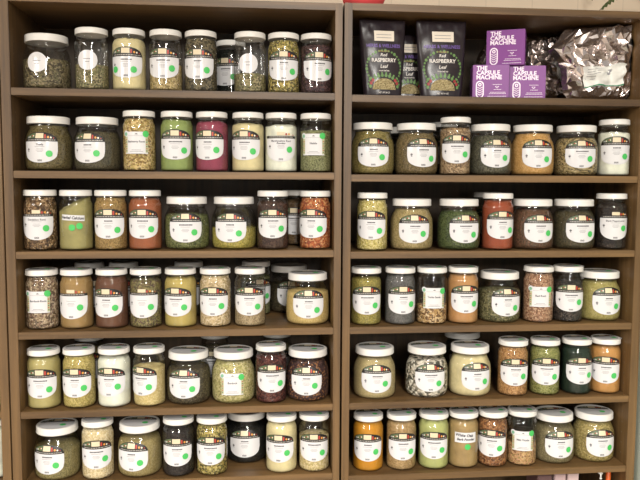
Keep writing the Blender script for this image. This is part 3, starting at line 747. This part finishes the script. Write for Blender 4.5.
def foil_bag(outline_px, yc, thick, seed, label, lab=None, crum=1.0):
    """outline_px: left edge and right edge points bottom to top, in the plane y = yc"""
    Lp = [at(x, y, yc) for x, y in outline_px[0]]; Rp = [at(x, y, yc) for x, y in outline_px[1]]
    def ev(Pn, v):
        t = v*(len(Pn)-1); i = min(int(t), len(Pn)-2); return Pn[i].lerp(Pn[i+1], t-i)
    c = (Lp[0]+Rp[0])/2; org = Vector((c.x, yc, ZS))
    g = empty('foil_bag', org, label, 'bag', 'silver foil bags')
    def surf(u, v, side, off=0, k=1.0):
        a, b = ev(Lp, v), ev(Rp, v); p = a.lerp(b, u)
        e = max(0, 1-abs(2*u-1)**3)**.5*max(0, 1-abs(2*v-1)**4)**.5
        n = 0
        q = Vector((u*3.1+seed, v*2.6, seed*1.7))
        n += .55*(abs(noise.noise(q*1.0))*2-.5)+.40*(abs(noise.noise(q*2.2+Vector((3, 1, 0))))*2-.5)+.2*(abs(noise.noise(q*5)))
        y = -side*(thick*e*(.75)+crum*.042*n*k*(.3+.7*e))
        p = p+Vector((.006*noise.noise(q*3), y, .006*noise.noise(q*3+Vector((9, 0, 0)))))
        if side > 0: p.y -= off
        p.z = min(max(p.z, ZS+.0012), ZC+ZT-.006); p.y = min(max(p.y, .008), DEPTH-.010); p.x = min(p.x, XD-.004); return p-org
    bm = bmesh.new(); nu, nv = 24, 19; rj = random.Random(int(seed*10)); jit = {}
    def cell(i, j, sd):
        if i in (0, nu) or j in (0, nv): return surf(i/nu, j/nv, sd)
        p = surf((i+rj.uniform(-.42, .42))/nu, (j+rj.uniform(-.42, .42))/nv, sd); p.y += rj.uniform(-.0045, .0045); return p
    A = [[bm.verts.new(cell(i, j, 1)) for i in range(nu+1)] for j in range(nv+1)]
    B = [[(A[j][i] if i in (0, nu) or j in (0, nv) else bm.verts.new(surf(i/nu, j/nv, -.7))) for i in range(nu+1)] for j in range(nv+1)]
    for j in range(nv):
        for i in range(nu):
            q = (A[j][i], A[j][i+1], A[j+1][i+1], A[j+1][i])
            if rj.random() < .5: q = q[1:]+q[:1]
            bm.faces.new(q[:3]); bm.faces.new((q[0], q[2], q[3]))
            try: bm.faces.new((B[j][i+1], B[j][i], B[j+1][i], B[j+1][i+1]))
            except ValueError: pass
    obj('bag_body', bm, FOIL, g, False)
    if lab:
        (u0, u1, v0, v1, sk) = lab
        mp = lambda s, z, off: surf(s, z+sk*(s-u0), 1, .0065+off)
        bm = bmesh.new(); rect(bm, mp, u0, u1, v0, v1, 0, 0, 16, 8)
        st = obj('bag_label', bm, LABW, g)
        bm = bmesh.new(); rect(bm, mp, u0, u1, v0+.004, v0+.022, .0008, 0, 16, 1); obj('label_line', bm, GLINE, st)
        bm = bmesh.new()
        for i in range(5): rect(bm, mp, u0+.03, u0+.22*(1-.1*i), v1-.04-i*.034, v1-.034-i*.034, .0008, 0, 6, 1)
        rect(bm, mp, u0+.30, u0+.36, v1-.13, v1-.045, .0008, 0, 3, 3)
        obj('label_print', bm, GREY, st)
    return g
foil_bag(([(566, 99), (562, 84), (560, 66), (548, 50), (566, 30)], [(632, 99), (636, 84), (640, 66), (645, 40), (646, 19)]), .085, .052, 2.3,
         'large crumpled foil bag with a white label at the right end', (.22, .72, .16, .46, .06))
foil_bag(([(540, 99), (534, 82), (522, 66), (520, 50), (526, 37)], [(580, 99), (580, 84), (574, 66), (566, 50), (560, 36)]), .225, .040, 5.1,
         'foil bag behind the purple boxes, beside the large foil bag', (.42, .92, .24, .52, 0))
foil_bag(([(470, 99), (470, 84), (474, 66), (480, 52), (486, 46)], [(498, 99), (498, 84), (498, 66), (498, 54), (498, 46)]), .200, .030, 8.4,
         'foil bag peeking out left of the topmost purple box')

# ---------------------------------------------------------------- neighbouring bookcase: jar and bag at its right edge
def extra(kind, px, py_row, con, fill, label):
    Z = ZC+ZL[py_row]+.003; R = KIND[kind]['R']; X = XN-R-.003
    return make_jar(kind, X, .03+R, Z, -.9, 'std', 0, con, fill, '', False, label, 'jars in the far left bookcase', 900+py_row)
extra('Q', 0, 4, 'moss green granules', .9, 'jar of green granules at far left edge, fifth shelf')
extra('Q', 0, 5, 'white powder', .95, 'jar of white powder at far left edge, bottom shelf')

# ---------------------------------------------------------------- things below the sixth shelf on the right
def carton(x0, x1, z, h, y0, col, label, name='carton'):
    bm = bmesh.new(); box(bm, -(x1-x0)/2, (x1-x0)/2, 0, .09, 0, h, .002, 0)
    box(bm, -(x1-x0)/2+.004, (x1-x0)/2-.004, -.0012, .0002, h*.72, h*.9, 0, 1)
    o = obj(name, bm, [flat(name+str(col), col, .5), PAPER], None, False); o.location = ((x0+x1)/2, y0, z+.0006); tag(o, label, 'box', 'cartons on the shelf below'); return o
zl = ZC+low[0]; y0 = .04
for i, (a, b, top, col, lab) in enumerate(((538, 552, 475.5, (92, 66, 66), 'dark reddish carton under the sixth shelf, left of pink ones'),
      (555, 566, 474.5, (176, 150, 150), 'pinkish carton under the sixth shelf, left one of two'), (568, 579, 473.5, (186, 162, 160), 'pinkish carton under the sixth shelf, right one of two'))):
    zt_ = at((a+b)/2, top, y0).z; carton(x_at(a, y0, zt_), x_at(b, y0, zt_), zl, zt_-zl, y0, col, lab)
xo = x_at(611, y0, zl+.18); zt_ = at(611, 471.5, y0).z
bm = bmesh.new(); lathe(bm, [(0, 0), (.016, 0), (.0175, .003), (.0175, (zt_-zl)*.72), (.012, (zt_-zl)*.80), (.0075, (zt_-zl)*.84), (.0075, (zt_-zl)-.002), (.006, zt_-zl), (0, zt_-zl)], 24)
o = obj('orange_bottle', bm, flat('bottle_orange', (206, 92, 34), .4)); o.location = (xo, y0+.02, zl+.0006); tag(o, 'orange bottle under the sixth shelf near the right post', 'bottle')
xh = x_at(600, .02, ZC+ZR[5]-TH)
bm = bmesh.new(); box(bm, -.006, .006, 0, .02, -.010, 0, .001); box(bm, -.002, .002, 0, .004, -.022, -.009, .0008); box(bm, -.0035, .0035, -.001, .005, -.026, -.021, .001)
o = obj('shelf_hook', bm, WHITE); o.location = (xh, .012, ZC+ZR[5]-TH); tag(o, 'small white hook hanging under the sixth shelf', 'hook')

# ---------------------------------------------------------------- on top of the bookcases
ZTOP = ZC+ZT+TH
REDM = flat('red_cloth', (236, 84, 86), .7)
xr = x_at(364, .10, ZTOP); bm = bmesh.new(); nu, nv = 28, 14
rows_ = []
for j in range(nv+1):
    t = math.pi*j/nv; ring = []
    for i in range(nu):
        a = 2*math.pi*i/nu; rr = math.sin(t)**.7; n = 1+.10*noise.noise(Vector((math.cos(a)*2, math.sin(a)*2, t*2)))
        ring.append(bm.verts.new((.062*rr*math.cos(a)*n, .060*rr*math.sin(a)*n, .05-.05*math.cos(t)*(1 if j > nv/2 else 1))))
    rows_.append(ring)
for a, b in zip(rows_, rows_[1:]):
    for i in range(nu): bm.faces.new((a[i], a[(i+1) % nu], b[(i+1) % nu], b[i]))
bmesh.ops.remove_doubles(bm, verts=bm.verts[:], dist=1e-4); bmesh.ops.recalc_face_normals(bm, faces=bm.faces[:])
o = obj('red_bundle', bm, REDM); o.location = (xr, .11, ZTOP); tag(o, 'red bundle on top of right bookcase beside the central posts', 'bundle')
# fern whose frond hangs into the picture at the top right
FERN = flat('fern_green', (70, 92, 44), .6); POT = flat('clay_pot', (150, 92, 66), .7)
px_ = x_at(676, .15, ZTOP); fr = empty('potted_fern', (px_, .15, ZTOP), 'green fern whose frond hangs over the top right corner', 'plant')
bm = bmesh.new(); lathe(bm, [(0, 0), (.045, 0), (.060, .10), (.066, .10), (.066, .118), (.058, .118), (.055, .105), (0, .105)], 32); obj('pot', bm, POT, fr)
tipx = x_at(602, .15, ZTOP)-px_
ztip = at(606, 7, .15).z-ZTOP
def frond(ang, reach, ztip, seed, arch=.34):
    bm = bmesh.new(); pts = []
    for i in range(25):
        t = i/24; pts.append(Vector((reach*t*math.cos(ang), reach*t*math.sin(ang), .10+(arch*t*(1-t)*1.6)+(ztip-.10)*t)))
    for a, b in zip(pts, pts[1:]):
        d = (b-a).normalized(); s = d.cross(Vector((0, 0, 1))).normalized(); u = s.cross(d)
        q = [bm.verts.new(p+o_*.0016) for p in (a, b) for o_ in (s, -s, u)]
        bm.faces.new((q[0], q[3], q[4], q[1])); bm.faces.new((q[1], q[4], q[5], q[2])); bm.faces.new((q[2], q[5], q[3], q[0]))
    for i in range(3, 25):
        p = pts[i]; d = (pts[i]-pts[i-1]).normalized(); s = d.cross(Vector((0, 0, 1))).normalized(); l = .055*math.sin(math.pi*min(1, (i+1)/26))**.6+.006
        for sg in (-1, 1):
            tip = p+s*sg*l*.8+d*l*.35-Vector((0, 0, l*.30)); m_ = p.lerp(tip, .45); w = d*.0075; dz = Vector((0, 0, .0007))
            for o_ in (dz, -dz):
                v = [bm.verts.new(c+o_) for c in (p, m_+w, tip, m_-w)]; bm.faces.new(v if o_.z > 0 else v[::-1])
    obj('frond', bm, FERN, fr, False)
frond(math.pi, -tipx, ztip, 0, .12)
for k_, (a, r_, z_) in enumerate(((2.5, .25, .12), (.4, .28, .10), (5.4, .25, .12), (4.4, .20, .2), (1.3, .12, .25))): frond(a, r_, z_, k_+1)

# ---------------------------------------------------------------- room
def st(name, x0, x1, y0, y1, z0, z1, mt):
    bm = bmesh.new(); box(bm, x0, x1, y0, y1, z0, z1); o = obj(name, bm, mt, None, False); o['kind'] = 'structure'; return o
def wall_mat(name, col, panel=False):
    mt, nt, b = newmat(name); L = nt.links.new; b.inputs['Roughness'].default_value = .7
    tc = N(nt, 'ShaderNodeTexCoord'); br = N(nt, 'ShaderNodeTexBrick'); mp = N(nt, 'ShaderNodeMapping'); mp.inputs['Rotation'].default_value = (math.pi/2, 0, 0)
    br.inputs['Color1'].default_value = srgb(*col); br.inputs['Color2'].default_value = srgb(*[c*.985 for c in col]); br.inputs['Mortar'].default_value = srgb(*[c*.93 for c in col])
    br.inputs['Scale'].default_value = 1; br.inputs['Brick Width'].default_value = .16; br.inputs['Row Height'].default_value = 1.2; br.inputs['Mortar Size'].default_value = .0015; br.offset = 0
    L(tc.outputs['Object'], mp.inputs[0]); L(mp.outputs[0], br.inputs['Vector']); L(br.outputs['Color'], b.inputs['Base Color']); return mt
HC = 3.0
st('wall_back', -8, 5, DEPTH+.02, DEPTH+.12, 0, HC, wall_mat('beige_panelled_wall', (226, 208, 184)))
st('floor', -8, 5, -11, DEPTH+.02, -.05, 0, flat('floor_tile', (120, 108, 96), .6))
st('ceiling', -8, 5, -11, DEPTH+.12, HC, HC+.05, flat('ceiling_white', (226, 224, 218), .9))
# pale wall seen beside the right post
st('wall_right', XD+.048, XD+.12, -.7, DEPTH+.02, 0, ZC+.05, flat('pale_wall', (206, 214, 198), .8))

# ---------------------------------------------------------------- light: fluorescent fixtures in the ceiling
def fixture(x, y, sx, sy_, w):
    ld = bpy.data.lights.new('ceiling_tube', 'AREA'); ld.shape = 'RECTANGLE'; ld.size = sx; ld.size_y = sy_; ld.energy = w; ld.color = (1, .965, .90)
    o = bpy.data.objects.new('ceiling_tube', ld); C.objects.link(o); o.location = (x, y, HC-.03)
for y in (-3.0, -4.2): fixture(.4, y, .6, 1.15, 74); fixture(-2.8, y, .6, 1.15, 50)
for y in (-5.5, -6.8, -8.1, -9.4): fixture(.5, y, .6, 1.28, 125); fixture(-5.6, y, .6, 1.28, 125)
w = bpy.data.worlds.new('world'); SC.world = w; w.use_nodes = True
w.node_tree.nodes['Background'].inputs[0].default_value = (1, .965, .91, 1); w.node_tree.nodes['Background'].inputs[1].default_value = .36
SC.view_settings.view_transform = 'Standard'; SC.view_settings.look = 'None'; SC.view_settings.gamma = 1; SC.view_settings.exposure = .52
